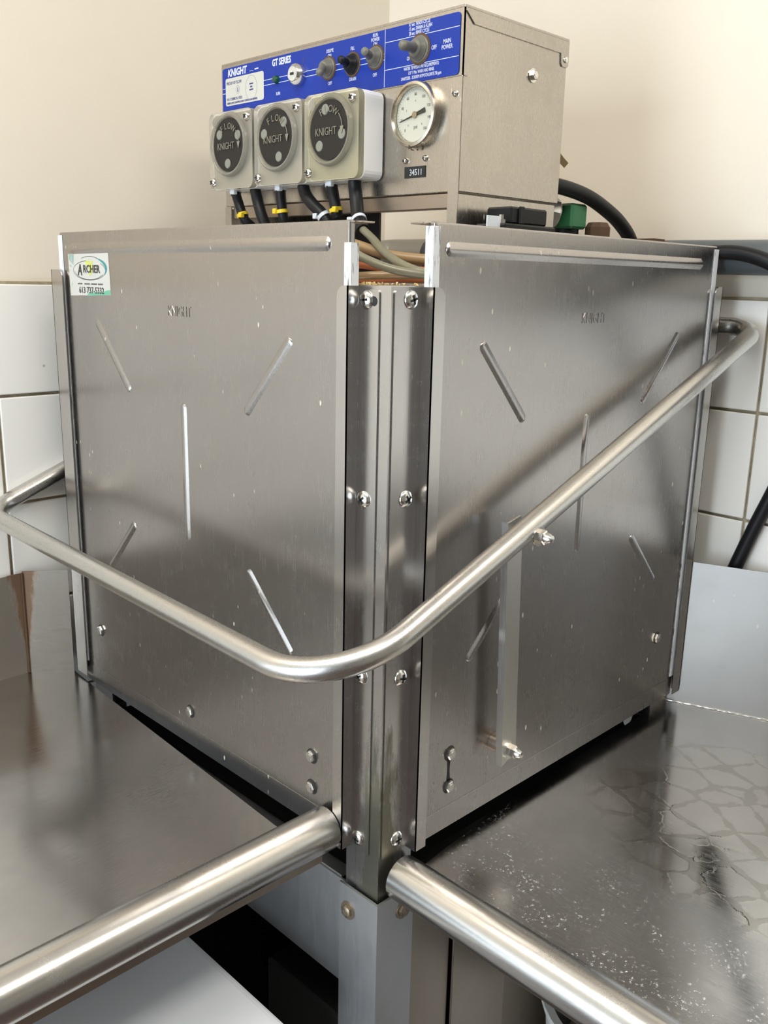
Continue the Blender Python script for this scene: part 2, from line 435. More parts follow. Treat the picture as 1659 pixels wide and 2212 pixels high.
def ceiling_lamp(x,y,hx,hy,label):
    t=empty('ceiling_lamp',(x,y,ZC-0.07),label,'lamp','ceiling lamps')
    MB().box(x-hx-0.03,x+hx+0.03,y-hy-0.03,y+hy+0.03,ZC-0.04,ZC,0,0.006).build('housing',M['frame'],t)
    MB().box(x-hx,x+hx,y-hy,y+hy,ZC-0.070,ZC-0.0401,0,0.01).build('diffuser',M['lamp'],t)
ceiling_lamp(-0.75,0.05,0.21,0.58,'long fluorescent ceiling lamp above the left dish table')
ceiling_lamp(-0.05,-0.90,0.58,0.21,'long fluorescent ceiling lamp above the right dish table')

# ------------------------------------------------------------------ dishwasher
W=0.62; ZB,ZT=0.870,1.5162; ZH=1.459; DF=-0.0105   # door bottom/top, hood top, door front offset
dw=empty('dishwasher',(0.31,0.31,0.0),'stainless corner dishwasher with two ribbed sliding doors and bent lift handle','dishwasher')
MB().box(0.0032,W,0.0032,W,ZH-0.02,ZH,0,0.001).build('hood_top',M['post'],dw)
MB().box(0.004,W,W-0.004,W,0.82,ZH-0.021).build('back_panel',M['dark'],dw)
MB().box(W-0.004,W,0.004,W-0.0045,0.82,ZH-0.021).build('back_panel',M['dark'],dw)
# corner posts: each a bent angle
def post(cx,cy,sx,sy):
    a=0.05
    p=[(cx,cy),(cx+sx*a,cy),(cx+sx*a,cy+sy*0.003),(cx+sx*0.003,cy+sy*0.003),(cx+sx*0.003,cy+sy*a),(cx,cy+sy*a)]
    return MB().prism(p,'z',0.815,ZH-0.0008).build('corner_post',M['post'],dw)
post(0,0,1,1); post(0,W-0.0045,1,-1); post(W-0.0045,0,-1,1)
# guide rails: a screwed flange, a step out, a lip with rounded top that holds the door edge
def lip_poly(a0,a1,z0,z1,r):  # rounded at the a1/z1 corner
    s=1 if a1>a0 else -1
    out=[(a0,z0),(a1,z0)]
    for k in range(7):
        t=math.pi/2*k/6; out.append((a1-s*r+s*r*math.cos(t), z1-r+r*math.sin(t)))
    out.append((a0,z1)); return out
def rail(plane, a_fl, a_web, a_lip, z0, z1, flange=True):
    f=DF-0.0045; mb=MB()
    if flange: mb.prism(lip_poly(a_web,a_fl,z0,z1-0.003,0.004),plane,-0.0015,-0.0001)
    s=1 if a_lip>a_web else -1
    mb.prism([(a_web,z0),(a_web+s*0.0012,z0),(a_web+s*0.0012,z1),(a_web,z1)],plane,f-0.0012,-0.0001)
    mb.prism(lip_poly(a_web,a_lip,z0,z1,0.010),plane,f-0.0012,f)
    return mb.build('guide_rail',M['post'],dw)
rail('x',0.0140,0.0405,0.0555,0.868,ZH-0.001)
rail('y',0.0035,0.0395,0.0555,0.868,ZH-0.001)
rail('x',0.6300,0.6400,0.6090,0.878,1.468,False)
rail('y',0.6120,0.6190,0.5990,0.872,1.464,False)
def phillips(plane,c,a,z,r=0.0088,parent=dw,name='screw'):
    o=(c,a,z) if plane=='x' else (a,c,z); ax='-'+plane; mb=MB()
    mb.lathe([(r,0),(r,0.0006),(r*0.86,0.0022),(r*0.55,0.0036),(0,0.0043)],o,ax,20)
    u,v,nn=frame(ax); O=Vector(o); th=random.uniform(0,1.5)
    for q in (0,math.pi/2):
        d=u*math.cos(th+q)+v*math.sin(th+q); e=d.cross(nn)
        L=r*0.5; Wd=r*0.12
        base=[O+d*L*i+e*Wd*j+nn*0.0030 for i,j in ((-1,-1),(1,-1),(1,1),(-1,1))]
        top=[O+d*L*i+e*Wd*j+nn*0.00445 for i,j in ((-1,-1),(1,-1),(1,1),(-1,1))]
        mb.add(base+top,[(0,1,2,3),(4,5,6,7),(0,1,5,4),(1,2,6,5),(2,3,7,6),(3,0,4,7)],1)
    return mb.build(name,[M['screw'],M['black']],parent)
for z in (1.4455,1.2560,1.0700,0.8815): phillips('x',-0.0016,0.0300 if z>1.4 else 0.0300,z)
for z in (1.4465,1.2583,1.0708,0.8841): phillips('y',-0.0016,0.0245,z)
# slot hole beside the top left screw
MB().lathe([(0.0045,0),(0,0.0001)],(-0.00165,0.0205,1.4445),'-x',16).build('slot_hole',M['black'],dw)

def rib_mesh(mb, plane, p0, p1, r=0.0056, h=0.0019, c=DF):
    """pressed rib: half-round ridge with tapering round ends between two points of the door"""
    A=Vector(p0); B=Vector(p1); d=(B-A).normalized(); nn=Vector((-d.y,d.x)); L=(B-A).length
    prof=[(-1.25,-0.03),(-1.0,0.10),(-0.6,0.66),(-0.25,0.95),(0,1.0),(0.25,0.95),(0.6,0.66),(1.0,0.10),(1.25,-0.03)]
    sts=[]
    for k in range(7):
        t=k/6*math.pi/2; sts.append((r*(1-math.cos(t)), math.sin(t)))
    sts=sts+[(L-s,q) for s,q in reversed(sts)]
    vs=[];fs=[];m_=len(prof)
    for s,q in sts:
        for a,b in prof:
            P=A+d*s+nn*(a*r*max(q,0.05)); e=c-b*h*min(1,q*1.2) if b>0 else c+0.0003
            vs.append((e,P.x,P.y) if plane=='x' else (P.x,e,P.y))
    for i in range(len(sts)-1):
        for j in range(m_-1): fs.append((i*m_+j,i*m_+j+1,(i+1)*m_+j+1,(i+1)*m_+j))
    mb.add(vs,fs,0,True)
def hexbolt(plane,c,a,z,parent,r=0.0068,h=0.0045,m='bolt',washer=0.0,grime=False):
    o=(c,a,z) if plane=='x' else (a,c,z); ax='-'+plane; mb=MB()
    if washer: mb.lathe([(washer,0),(washer,0.0012),(0,0.0012)],o,ax,20)
    if grime: mb.lathe([(r*1.32,0),(r*1.25,0.0002),(0,0.0002)],o,ax,14,1,False)
    mb.lathe([(r,0.0),(r,h*0.8),(r*0.82,h),(0,h)],o,ax,6,0,False,random.uniform(0,1))
    mb.lathe([(r*0.55,h),(r*0.5,h+0.0004),(0,h+0.0004)],o,ax,12,0,False)
    return mb.build('bolt',[M[m],M['dark']],parent)

def door(plane, far, ribs, bead, bolts, knight):
    near=0.0445
    P=lambda a0,a1,c0,c1,z0,z1:(c0,c1,a0,a1,z0,z1) if plane=='x' else (a0,a1,c0,c1,z0,z1)
    d=MB().box(*P(near,far,DF,DF+0.0075,ZB,ZT),0,0.0018,3).build('door',M['door'],dw)
    # hem along the bottom and a return flange with a little tab along the top
    MB().box(*P(near+0.002,far-0.002,DF-0.0006,DF-0.00005,ZB+0.001,ZB+0.028),0,0.0002,1).build('bottom_hem',M['door'],d)
    MB().box(*P(near-0.008,far-0.004,DF+0.008,DF+0.024,ZT-0.0022,ZT-0.0006),0,0.0003,1).build('top_flange',M['box'],d)
    for a0,a1 in ((near-0.003,near+0.0065),(far-0.0085,far+0.003)):
        mb=MB().box(*P(a0,a1,DF-0.0010,DF-0.0001,ZB+0.03,ZT-(0.020 if plane=='x' and a0<0.1 else 0.004)),0,0.0003,1)
        if a0<near: mb.box(*P(a0,a0+0.0022,DF-0.0001,DF+0.009,ZB+0.03,ZT-(0.020 if plane=='x' else 0.004)))
        mb.build('edge_strip',M['strip'],d)
    mb=MB(); rib_mesh(mb,plane,bead[0],bead[1],0.0062,0.0028); mb.build('bead',M['door'],d)
    for a,b in ribs:
        mb=MB(); rib_mesh(mb,plane,a,b); mb.build('rib',M['door'],d)
    for a,z in bolts: hexbolt(plane,DF-0.0001,a,z,d,grime=True)
    mb=MB(); mb.text('KNIGHT',0.0165,plane,DF,knight[0],knight[1],0.0005,0,'CENTER',0.80,0.0); mb.build('lettering',M['door'],d)
    return d
sym=lambda c:[((c-0.200,1.4050),(c-0.122,1.3200)),((c+0.200,1.4050),(c+0.122,1.3200)),((c,1.3175),(c,1.1500)),((c+0.125,1.1460),(c+0.200,1.0660)),((c-0.121,1.1420),(c-0.199,1.0640))]
dL=door('x',0.6205,sym(0.3300),((0.5950,1.4955),(0.0705,1.4955)),[(0.5673,0.9621),(0.3369,0.9193),(0.0958,0.9552),(0.0958,0.9177)],(0.3330,1.4230))
dR=door('y',0.6030,sym(0.3180),((0.0600,1.4925),(0.5650,1.4925)),[(0.0962,0.9621),(0.0962,0.9224),(0.5431,0.9764)],(0.3175,1.4262))
# keyhole slot that joins the two bolts of the right door
mb=MB(); mb.prism([(0.0925,0.926),(0.0940,0.942),(0.0925,0.958),(0.0985,0.958),(0.0972,0.942),(0.0990,0.926)],'y',DF-0.0003,DF-0.0001); mb.build('keyhole_slot',M['black'],dR)

# service sticker on the left door
SX=DF-0.0004
def sq(y,z): return (SX,y,z)
sk=MB()
c0=[(0.5985,1.4880),(0.4905,1.4890),(0.4885,1.4375),(0.5970,1.4345)]
sk.prism(c0,'x',SX,SX+0.00035,0)
def ell(mb,cy,cz,ry,rz,t0,t1,wd,mt,c=SX-0.0002,n=36,tilt=0.0):
    for k in range(n):
        a0=t0+(t1-t0)*k/n; a1=t0+(t1-t0)*(k+1)/n
        ww=wd if not callable(wd) else wd((k+0.5)/n)
        q=[]
        for a,s in ((a0,-1),(a1,-1),(a1,1),(a0,1)):
            u=(ry+s*ww)*math.cos(a); v=(rz+s*ww)*math.sin(a)
            q.append((c,cy-u*math.cos(tilt)+v*math.sin(tilt),cz+v*math.cos(tilt)+u*math.sin(tilt)))
        mb.add(q,[(0,1,2,3)],mt)
TX=SX-0.0001
sk.prism([(0.552,1.4800),(0.531,1.4790),(0.534,1.4640),(0.5415,1.4600),(0.5430,1.4720),(0.550,1.4740)],'x',TX-0.00005,TX,3)
ell(sk,0.5420,1.4675,0.043,0.0122,math.pi*0.55,math.pi*2.25,0.0003,1,TX-0.0001)
ell(sk,0.5420,1.4685,0.040,0.0125,math.pi*1.05,math.pi*1.85,0.0003,1,TX-0.0001)
ell(sk,0.5400,1.4695,0.043,0.0145,math.pi*-0.18,math.pi*0.36,lambda t:0.0002+0.0022*math.sin(math.pi*min(1,t*1.05)),2,TX-0.00015)
ell(sk,0.5400,1.4720,0.036,0.0130,math.pi*0.2,math.pi*0.7,0.0003,1,TX-0.0001)
sk.text('RCHER',0.0135,'x',TX-0.0002,0.5355,1.4688,0.0002,1,'CENTER',1.05,0.02)
sk.text('A',0.0200,'x',TX-0.0002,0.5670,1.4675,0.0002,1,'CENTER',0.85,0.02,0,0.15)
sk.prism([(0.552,1.4352),(0.4890,1.4378),(0.4892,1.4440),(0.498,1.4432),(0.510,1.4408),(0.545,1.4398)],'x',TX-0.00005,TX,4)
sk.text('613 737-5332',0.0112,'x',TX-0.0001,0.5385,1.4421,0.0002,1,'CENTER',1.07,0.01)
for k in range(26):
    y=0.5745-0.0026*k
    if k in (5,6,13,20): continue
    sk.prism([(y,1.4495),(y-0.0019,1.4496),(y-0.0019,1.4513+0.0004*(k%2)),(y,1.4512)],'x',TX-0.00005,TX,1)
for k in range(7):
    y=0.5970-0.0022*k; sk.prism([(y,1.4780-0.0012*k+0.003),(y-0.0006,1.4780-0.0012*k+0.003),(y-0.0022,1.4878),(y-0.0012,1.4878)],'x',TX-0.00005,TX,2 if k%2 else 4)
for k in range(14):
    y=0.5975-random.random()*0.008; z=1.4365+random.random()*0.038
    sk.prism([(y,z),(y-0.0012,z+0.0003),(y-0.0009,z+0.0016)],'x',TX-0.00005,TX,4)
sk.prism([(0.5350,1.4604),(0.5050,1.4607),(0.5050,1.4618),(0.5350,1.4615)],'x',TX-0.00005,TX,5)
stk=sk.build('service_sticker',[mat('sticker_paper',(0.49,0.48,0.44),0.4),M['printblack'],mat('sticker_teal',(0.03,0.22,0.24),0.45),mat('sticker_lime',(0.48,0.50,0.13),0.45),mat('sticker_green',(0.13,0.36,0.24),0.45),mat('sticker_grey',(0.42,0.48,0.46),0.5)],dL,recalc=True)
tag(stk,'square white and green service sticker with phone number')

# lift handle: one bent tube round the front, pivoted at the back, with its lift link
HX,HZ=-0.1130,1.1120
pts=[(0.655,0.030,1.4120),(0.668,-0.052,1.4105),(HX,-0.052,HZ),(HX,0.684,HZ+0.020),(0.668,0.684,1.4105+0.035),(0.655,0.600,1.447)]
hp=fillet(pts,[0.034,0.095,0.045,0.034],18)
hd=MB().tube(hp,0.0122,24).build('lift_handle',M['handle'],dw)
# link: flat bar with folded edge between door pin and handle
lk=MB()
lk.prism([(0.1600,0.930),(0.1840,0.941),(0.1845,0.955),(0.1725,1.205),(0.1690,1.224),(0.1470,1.219),(0.1480,1.205)],'y',-0.0345,-0.0320)
lk.prism([(0.1600,0.930),(0.1615,0.930),(0.1485,1.219),(0.1470,1.219)],'y',-0.0320,-0.0260)
lk.build('lift_link',steel('link_steel',(0.66,0.64,0.60),0.36,(60,60,2),0.01,0.15),dw)
def cap_nut(c,a,z,r=0.0078):
    mb=MB(); o=(a,c,z)
    mb.lathe([(r*1.35,0),(r*1.35,0.0016),(0,0.0016)],o,'-y',20)
    mb.lathe([(r,0.0016),(r,0.0085),(r*0.86,0.0095),(0,0.0095)],o,'-y',6,0,False,0.3)
    mb.lathe([(r*0.78,0.0095),(r*0.74,0.0135),(r*0.5,0.0170),(0,0.0182)],o,'-y',16)
    mb.build('cap_nut',M['screw'],dw)
cap_nut(-0.0346,0.1735,0.9470); cap_nut(-0.0635,0.1615,1.2090)
MB().lathe([(0.0105,0),(0.0105,0.0205),(0,0.0205)],(0.1735,DF-0.0002,0.9490),'-y',20).build('link_pin',M['brownsteel'],dw)
MB().lathe([(0.005,0),(0.005,0.0105),(0,0.0105)],(0.1600,-0.0347,1.2080),'-y',12).build('link_pin',M['bolt'],dw)

# tank, support frame and lower panels
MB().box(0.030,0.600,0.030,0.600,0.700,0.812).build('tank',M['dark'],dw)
MB().prism([(0.010,0.8150),(0.600,0.8150),(0.600,0.6800),(0.010,0.6800)],'x',0.0005,0.0030).build('apron',M['dull'],dw)
MB().box(0.0031,0.020,0.061,0.600,0.8135,0.8165).build('apron_top',M['dull'],dw)
def leg(cx,cy,sx,sy,z1):
    a,b=0.0600,0.0560; t=0.003
    p=[(cx,cy),(cx+sx*b,cy),(cx+sx*b,cy+sy*t),(cx+sx*t,cy+sy*t),(cx+sx*t,cy+sy*a),(cx,cy+sy*a)]
    return MB().prism(p,'z',0.0,z1).build('leg',M['dull'],dw)
leg(-0.0065,-0.0065,1,1,0.8180); leg(-0.0065,0.6200,1,-1,0.8180); leg(0.6200,-0.0065,-1,1,0.818); leg(0.62,0.62,-1,-1,0.818)
hexbolt('x',-0.0066,0.0390,0.7885,dw,0.0075,0.005,'oldbolt',0.0105)
hexbolt('y',-0.0066,0.0330,0.7945,dw,0.0075,0.005,'oldbolt',0.0105)
MB().box(0.0500,0.1215,-0.0010,0.0020,0.10,0.812).build('lower_panel',M['brownsteel'],dw)
MB().box(0.1250,0.2330,-0.0060,-0.0030,0.10,0.812,0,0.001).build('lower_panel',M['brownsteel'],dw)
MB().box(0.2340,0.5600,0.0040,0.0070,0.10,0.812).build('lower_panel',M['brownsteel'],dw)
MB().box(0.012,0.600,0.470,0.474,0.0,0.699).build('shade_panel',M['dark'],dw)  # two added dark sheets hide the lit tiles, keeping the void black
MB().box(0.480,0.484,0.012,0.469,0.0,0.699).build('shade_panel',M['dark'],dw)
# rinse arm ends inside the wash chamber, glimpsed below the right door
MB().tube([(0.30,0.05,0.842),(0.30,0.30,0.842)],0.012,14).build('wash_arm',M['brownsteel'],dw)
MB().tube([(0.5250,0.012,0.850),(0.5250,0.30,0.850)],0.013,14).build('wash_arm',M['tube'],dw)
# crumbs on the hood rim
cr=MB()
for k in range(170):
    x=random.uniform(0.002,0.10); y=random.uniform(0.002,0.10)
    if min(x,y)>0.02: x=random.uniform(0.002,0.014)
    s=random.uniform(0.0008,0.0024)
    vs=[(x+s*random.uniform(-1,1),y+s*random.uniform(-1,1),ZH+s*random.uniform(0,1.4)) for _ in range(5)]
    vs[0]=(x,y,ZH-0.0002)
    cr.add(vs,[(0,1,2),(0,2,3),(0,3,4),(0,4,1),(1,2,3),(1,3,4)])
tag(cr.build('food_crumbs',mat('crumbs',(0.55,0.40,0.17),0.8),None,recalc=False),'pale food crumbs strewn on the hood rim above the corner post','crumbs',kind='stuff')

# ------------------------------------------------------------------ control box on the hood
BX,BY0,BY1,BZ0,BZ1,BX1=0.200,0.099,0.5345,1.559,1.742,0.388
cb=empty('control_box',(0.294,0.317,ZH),'stainless control box with blue switch panel and gauge standing on the hood','control box')
MB().box(BX,BX1,BY0,BY1,BZ0,BZ1,0,0.0012,2).build('housing',M['box'],cb)
cv=MB()
cv.box(BX-0.0015,BX1+0.001,BY0-0.0015,BY1+0.0015,BZ1,BZ1+0.003,0,0.0008,2)
cv.box(BX-0.0015,BX-0.0001,BY0-0.0015,BY1+0.0015,1.6765,BZ1)
cv.prism([(BX-0.0015,BZ1),(BX1+0.001,BZ1),(BX1+0.001,1.7155),(0.3865,1.7135),(0.3775,1.7135),(0.3745,1.7165),(0.3735,1.7275),(0.2150,1.7285),(0.2020,1.7390),(BX-0.0015,1.7395)],'y',BY0-0.0015,BY0-0.0001)
cv.prism([(BX-0.0015,1.6765),(BX+0.0075,1.6765),(BX-0.0001,1.6795),(BX-0.0001,1.7395),(BX-0.0015,1.7395)],'y',BY0-0.0015,BY0-0.0001)
cov=cv.build('top_cover',M['box'],cb)
MB().lathe([(0.0035,0),(0.0033,0.0012),(0.0015,0.0022),(0,0.0023)],(0.3830,BY0-0.0016,1.7215),'-y',14).build('rivet',M['screw'],cov)
# front flange, side stand, rails underneath
MB().box(BX-0.0012,BX-0.0001,BY0,0.1135,ZH,1.6755).build('front_flange',M['box'],cb)
phillips('x',BX-0.0013,0.1070,1.6590,0.0034,cb)
def stand(y0,y1):
    mb=MB(); mb.box(BX,0.3815,y0,y1,ZH,1.5572,0,0.0004,1); mb.build('side_stand',M['box'],cb)
stand(BY0,BY0+0.0015); stand(BY1-0.0015,BY1)
MB().box(BX-0.0012,BX-0.0001,0.5200,BY1,ZH,1.5590).build('front_flange',M['box'],cb)
MB().box(BX+0.002,BX+0.010,0.1140,0.5195,1.5425,1.5588,0,0.0008,1).build('under_rail',M['brownsteel'],cb)
MB().box(0.3740,0.3780,0.4000,0.5325,ZH,1.5585).build('rear_panel',M['dark'],cb)
hexbolt('y',BY0-0.0001,0.3218,1.6952,cb,0.0058,0.005,'screw',0.0078)
# blue panel and its print
PX=BX-0.0016
pn=MB()
def rrect(y0,y1,z0,z1,r):
    out=[]
    for cy,cz,a in ((y1-r,z1-r,0),(y0+r,z1-r,90),(y0+r,z0+r,180),(y1-r,z0+r,270)):
        for k in range(5):
            t=math.radians(a+22.5*k); out.append((cy+r*math.cos(t),cz+r*math.sin(t)))
    return out
pn.prism(rrect(0.1030,0.5330,1.6775,1.7385,0.004),'x',PX-0.0008,PX)
bp=pn.build('blue_panel',M['blue'],cb)
FX=PX-0.0008
ln=MB()
def line(mb,y0,z0,y1,z1,wd=0.0006):
    d=Vector((y1-y0,z1-z0)).normalized(); q=Vector((-d.y,d.x))*wd/2
    mb.prism([(y0+q.x,z0+q.y),(y1+q.x,z1+q.y),(y1-q.x,z1-q.y),(y0-q.x,z0-q.y)],'x',FX-0.0002,FX-0.00002)
line(ln,0.2153,1.6782,0.2153,1.7380); line(ln,0.2150,1.7246,0.1035,1.7246); line(ln,0.2150,1.6958,0.1035,1.6958)
for z in (1.7132,1.7070): line(ln,0.5325,z,0.2160,z)
ln.build('panel_lines',M['print'],bp)
lb=MB().prism(rrect(0.4405,0.5255,1.6905,1.7252,0.003),'x',FX-0.0004,FX-0.0002).build('white_label',M['label'],bp)
lt=MB(); LX=FX-0.0004
lt.text('PROOF OF FLOW',0.0054,'x',LX,0.5230,1.7185,0.0002,0,'LEFT',0.80,0.01)
lt.text('NO CHEMICAL FEED',0.0048,'x',LX,0.5230,1.6985,0.0002,0,'LEFT',0.80,0.01)
lt.text('CHEMICAL SUPPLY ALARM WILL SOUND IF CHEMICAL IS NOT DISPENSED.',0.0034,'x',LX,0.5230,1.6935,0.0002,0,'LEFT',0.61,0.02)
ell(lt,0.4675,1.7080,0.0125,0.0152,0,2*math.pi,0.00015,0,LX-0.0001)
ell(lt,0.4975,1.7090,0.0042,0.0050,0,2*math.pi,0.00015,0,LX-0.0001)
for k,wd in enumerate((0.004,0.0022,0.0042)):
    lt.prism([(0.4675-wd,1.7120-0.0036*k),(0.4675+wd,1.7120-0.0036*k),(0.4675+wd,1.7138-0.0036*k),(0.4675-wd,1.7138-0.0036*k)],'x',LX-0.0002,LX)
lt.prism([(0.4965,1.7062),(0.4985,1.7062),(0.4980,1.7118),(0.4970,1.7118)],'x',LX-0.0002,LX)
lt.build('label_print',M['printblue'],bp)
def T_(s,size,y,z,sx=0.72,bold=0.008,al='CENTER',sh=0.0): MB().text(s,size,'x',FX,y,z,0.0002,0,al,sx,bold,0,sh).build('lettering',M['print'],bp)
tx=MB()
T_('KNIGHT',0.0125,0.4992,1.7312,0.90,0.03,'CENTER',0.12); T_('GT SERIES',0.0112,0.4035,1.7312,0.78,0.03)
tx.prism([(0.4600,1.7290),(0.4520,1.7290),(0.4520,1.7305),(0.4600,1.7305)],'x',FX-0.0002,FX)
tx.prism([(0.4710,1.7284),(0.4630,1.7284),(0.4630,1.7288),(0.4710,1.7288)],'x',FX-0.0002,FX)
T_('RUN',0.0055,0.4107,1.6939); T_('DELIME',0.0055,0.3100,1.7300); T_('ON',0.0055,0.3105,1.7245); T_('OFF',0.0055,0.3096,1.6937)
T_('FILL',0.0055,0.2697,1.7268); T_('DRAIN',0.0055,0.2690,1.6935)
for k,s in enumerate(('RUN','POWER','ON')): T_(s,0.0055,0.2314,1.7350-0.0046*k)
T_('OFF',0.0055,0.2312,1.6931)
for k,s in enumerate(('47 sec. WASH CYCLE','15 sec. DRAIN & FLUSH','28 sec. RINSE CYCLE')): T_(s,0.0052,0.1780,1.7368-0.0045*k,0.66,0.008,'LEFT')
T_('OFF',0.0062,0.1394,1.7088); T_('ON',0.0058,0.1770,1.7030); T_('MAIN',0.0062,0.1208,1.7125); T_('POWER',0.0062,0.1206,1.7068)
T_('WATER TEMPERATURE REQUIREMENTS:',0.0048,0.1580,1.6927,0.62); T_('120° F Min. WASH AND RINSE',0.0048,0.1580,1.6878,0.62); T_('SANITIZER - SODIUM HYPOCHLORITE 50 ppm',0.0048,0.1580,1.6828,0.62)
tx.build('small_print',M['print'],bp)
# key switch, pilot lamp, toggles
ks=MB(); ks.lathe([(0.0130,0),(0.0132,0.004),(0.0120,0.009),(0.0092,0.0115),(0.0088,0.0110)],(FX-0.0001,0.3677,1.7105),'-x',28)
ksw=ks.build('key_switch',M['screw'],cb)
MB().lathe([(0.0087,0.0104),(0.0085,0.0118),(0,0.0118)],(FX-0.0001,0.3677,1.7105),'-x',24).build('lock_face',M['label'],ksw)
MB().box(FX-0.0126,FX-0.0119,0.3645,0.3712,1.7090,1.7118).build('key_slot',M['black'],ksw)
MB().lathe([(0.0050,0),(0.0050,0.002),(0.0036,0.0055),(0,0.0068)],(FX-0.0001,0.4125,1.7107),'-x',16).build('pilot_lamp',mat('green_lens',(0.005,0.06,0.03),0.15),cb)
def toggle(y,z,tip,m,k=1.0):
    o=Vector((FX-0.0001,y,z)); mb=MB()
    R=0.0105*k
    mb.lathe([(R*1.1,0),(R*1.12,0.0012),(R*0.98,0.0024),(R,0.0035),(R*0.90,0.0048),(R*0.88,0.0058),(R*0.74,0.0078),(R*0.74,0.0088),(R*0.52,0.0115),(R*0.3,0.0120)],o,'-x',22)
    tp=Vector(tip); a=o+Vector((-0.009,0,0)); L=(tp-a).length
    mb.tube([a,a+(tp-a)*0.35,a+(tp-a)*0.78,a+(tp-a)*0.93,tp,tp+(tp-a)*0.03],[R*0.52,R*0.40,R*0.44,R*0.42,R*0.26,R*0.05],16)
    t=mb.build('toggle_switch',m,cb)
    MB().lathe([(R*1.32,0),(R*1.30,0.0008),(R*1.0,0.0010)],o,'-x',22).build('grime_ring',M['rust'],t)
toggle(0.3124,1.7110,(0.1690,0.2965,1.6992),M['greyrubber'])
toggle(0.2694,1.7095,(0.1690,0.2595,1.7090),M['rubber'])
toggle(0.2302,1.7116,(0.1690,0.2195,1.7122),M['greyrubber'])
toggle(0.1608,1.7103,(0.1585,0.1500,1.7062),M['greyrubber'],1.18)
# three dosing pumps
for k,(yc,cm) in enumerate(((0.4640,'clear'),(0.3640,'clear'),(0.2640,'clear2'))):
    y0,y1=yc-0.0478,yc+0.0478; z0,z1=1.5770,1.6738
    p=MB()
    p.prism(rrect(y0,y1,z0,z1,0.009),'x',0.1690,BX-0.0021)
    pb=p.build('dosing_pump',M['whiteplastic'],cb)
    MB().prism(rrect(y0+0.002,y1-0.002,z0+0.002,z1-0.002,0.008),'x',0.1680,0.1689).build('pump_back_plate',M['pumpback'],pb)
    MB().prism(rrect(y0,y1,z0,z1,0.009),'x',0.1590,0.1675).build('clear_cover',M[cm],pb)
    zc=1.6320
    MB().lathe([(0.0330,-0.0086),(0.0330,0.0030),(0,0.0030)],(0.1588,yc,zc),'-x',36).build('rotor',M['rotor'],pb)
    MB().lathe([(0.0331,0.0),(0.0331,0.0012),(0.0385,0.0006),(0.0392,0.0)],(0.1589,yc,zc),'-x',40).build('ring_shade',M['ring_shade'],pb)  # shade inside the cover ring, put in as a dark band
    MB().lathe([(0.0330,0.0000),(0.0350,0.0052),(0.0375,0.0058),(0.0395,0.0040),(0.0405,-0.0002)],(0.1589,yc,zc),'-x',40).build('cover_ring',M[cm],pb)
    th0=(0.6,0.25,1.3)[k]
    for q in range(3):
        t=th0+q*2*math.pi/3
        rl=MB(); rl.lathe([(0.0062,0.0),(0.0055,0.0008),(0,0.0008)],(0.1588-0.0031,yc+0.0235*math.cos(t),zc+0.0235*math.sin(t)),'-x',16)
        rl.build('roller',M['roller'],pb)
    lt=MB(); CX=0.1588-0.0040
    lt.text('KNIGHT',0.0125,'x',CX,yc+0.004,zc-0.002,0.0006,0,'CENTER',0.80,-0.01); lt.build('lettering',M['emboss'],pb); lt=MB()
    for q,ch in enumerate('FLOW'):
        a=math.radians(122-22*q); lt.text(ch,0.0115,'x',CX,yc-0.0225*math.cos(a),zc+0.0225*math.sin(a),0.0006,0,'CENTER',0.85,-0.01,a-math.pi/2)
    lt.build('lettering',M['emboss'],pb); lt=MB()
    ell(lt,yc,zc,0.0245,0.0245,math.radians(-5),math.radians(42),0.0005,0,CX-0.0004,14)
    a=math.radians(-8); ty,tz=yc-0.0245*math.cos(a),zc+0.0245*math.sin(a)
    lt.prism([(ty-0.003,tz+0.0055),(ty+0.003,tz+0.0055),(ty,tz-0.0030)],'x',CX-0.0008,CX-0.0002)
    lt.build('arrow',M['emboss'],pb)
    for yy,zz in ((yc-0.0375,1.6635),(yc+0.0395,1.5870)): phillips('x',0.1589,yy,zz,0.0060,pb)
    MB().lathe([(0.006,0),(0.006,0.0006),(0,0.0006)],(0.1589,yc+0.0330,1.6620),'-x',16).build('cover_plug',M['galv'],pb)
# pressure gauge
gy,gz=0.1625,1.6430; G0=BX-0.0001
g=MB(); g.lathe([(0.0345,0),(0.0350,0.008),(0.0338,0.0112),(0.0310,0.0120),(0.0292,0.0100),(0.0285,0.0055)],(G0,gy,gz),'-x',44)
gm=steel('stained_gauge_bezel',(0.56,0.51,0.43),0.25,(20,20,20),0.02,0.5,dirtcol=(0.30,0.15,0.05))
ga=g.build('pressure_gauge',gm,cb)
MB().lathe([(0.0290,0.0045),(0,0.0045)],(G0,gy,gz),'-x',40).build('dial',M['dial'],ga)
dl=MB(); DXX=G0-0.0046
for q in range(41):
    a=math.radians(225-270*q/40); r0,r1=(0.0255,0.0275)
    c,s=math.cos(a),math.sin(a)
    n_=Vector((-s,c))*0.00025
    dl.prism([(gy-(r0*c+n_.x),gz+r0*s+n_.y),(gy-(r1*c+n_.x),gz+r1*s+n_.y),(gy-(r1*c-n_.x),gz+r1*s-n_.y),(gy-(r0*c-n_.x),gz+r0*s-n_.y)],'x',DXX-0.0001,DXX)
for q in range(9):
    a=math.radians(225-270*q/8); dl.text(str(q*20),0.0046,'x',DXX,gy-0.0215*math.cos(a),gz+0.0215*math.sin(a),0.0002,0,'CENTER',0.8,0.01)
    if q%2==0: dl.text(str(q),0.0034,'x',DXX,gy-0.0145*math.cos(a),gz+0.0145*math.sin(a),0.0002,0,'CENTER',0.8,0.0)
dl.text('psi',0.0058,'x',DXX,gy-0.001,gz-0.0125,0.0002,0,'CENTER',0.9,0.01)
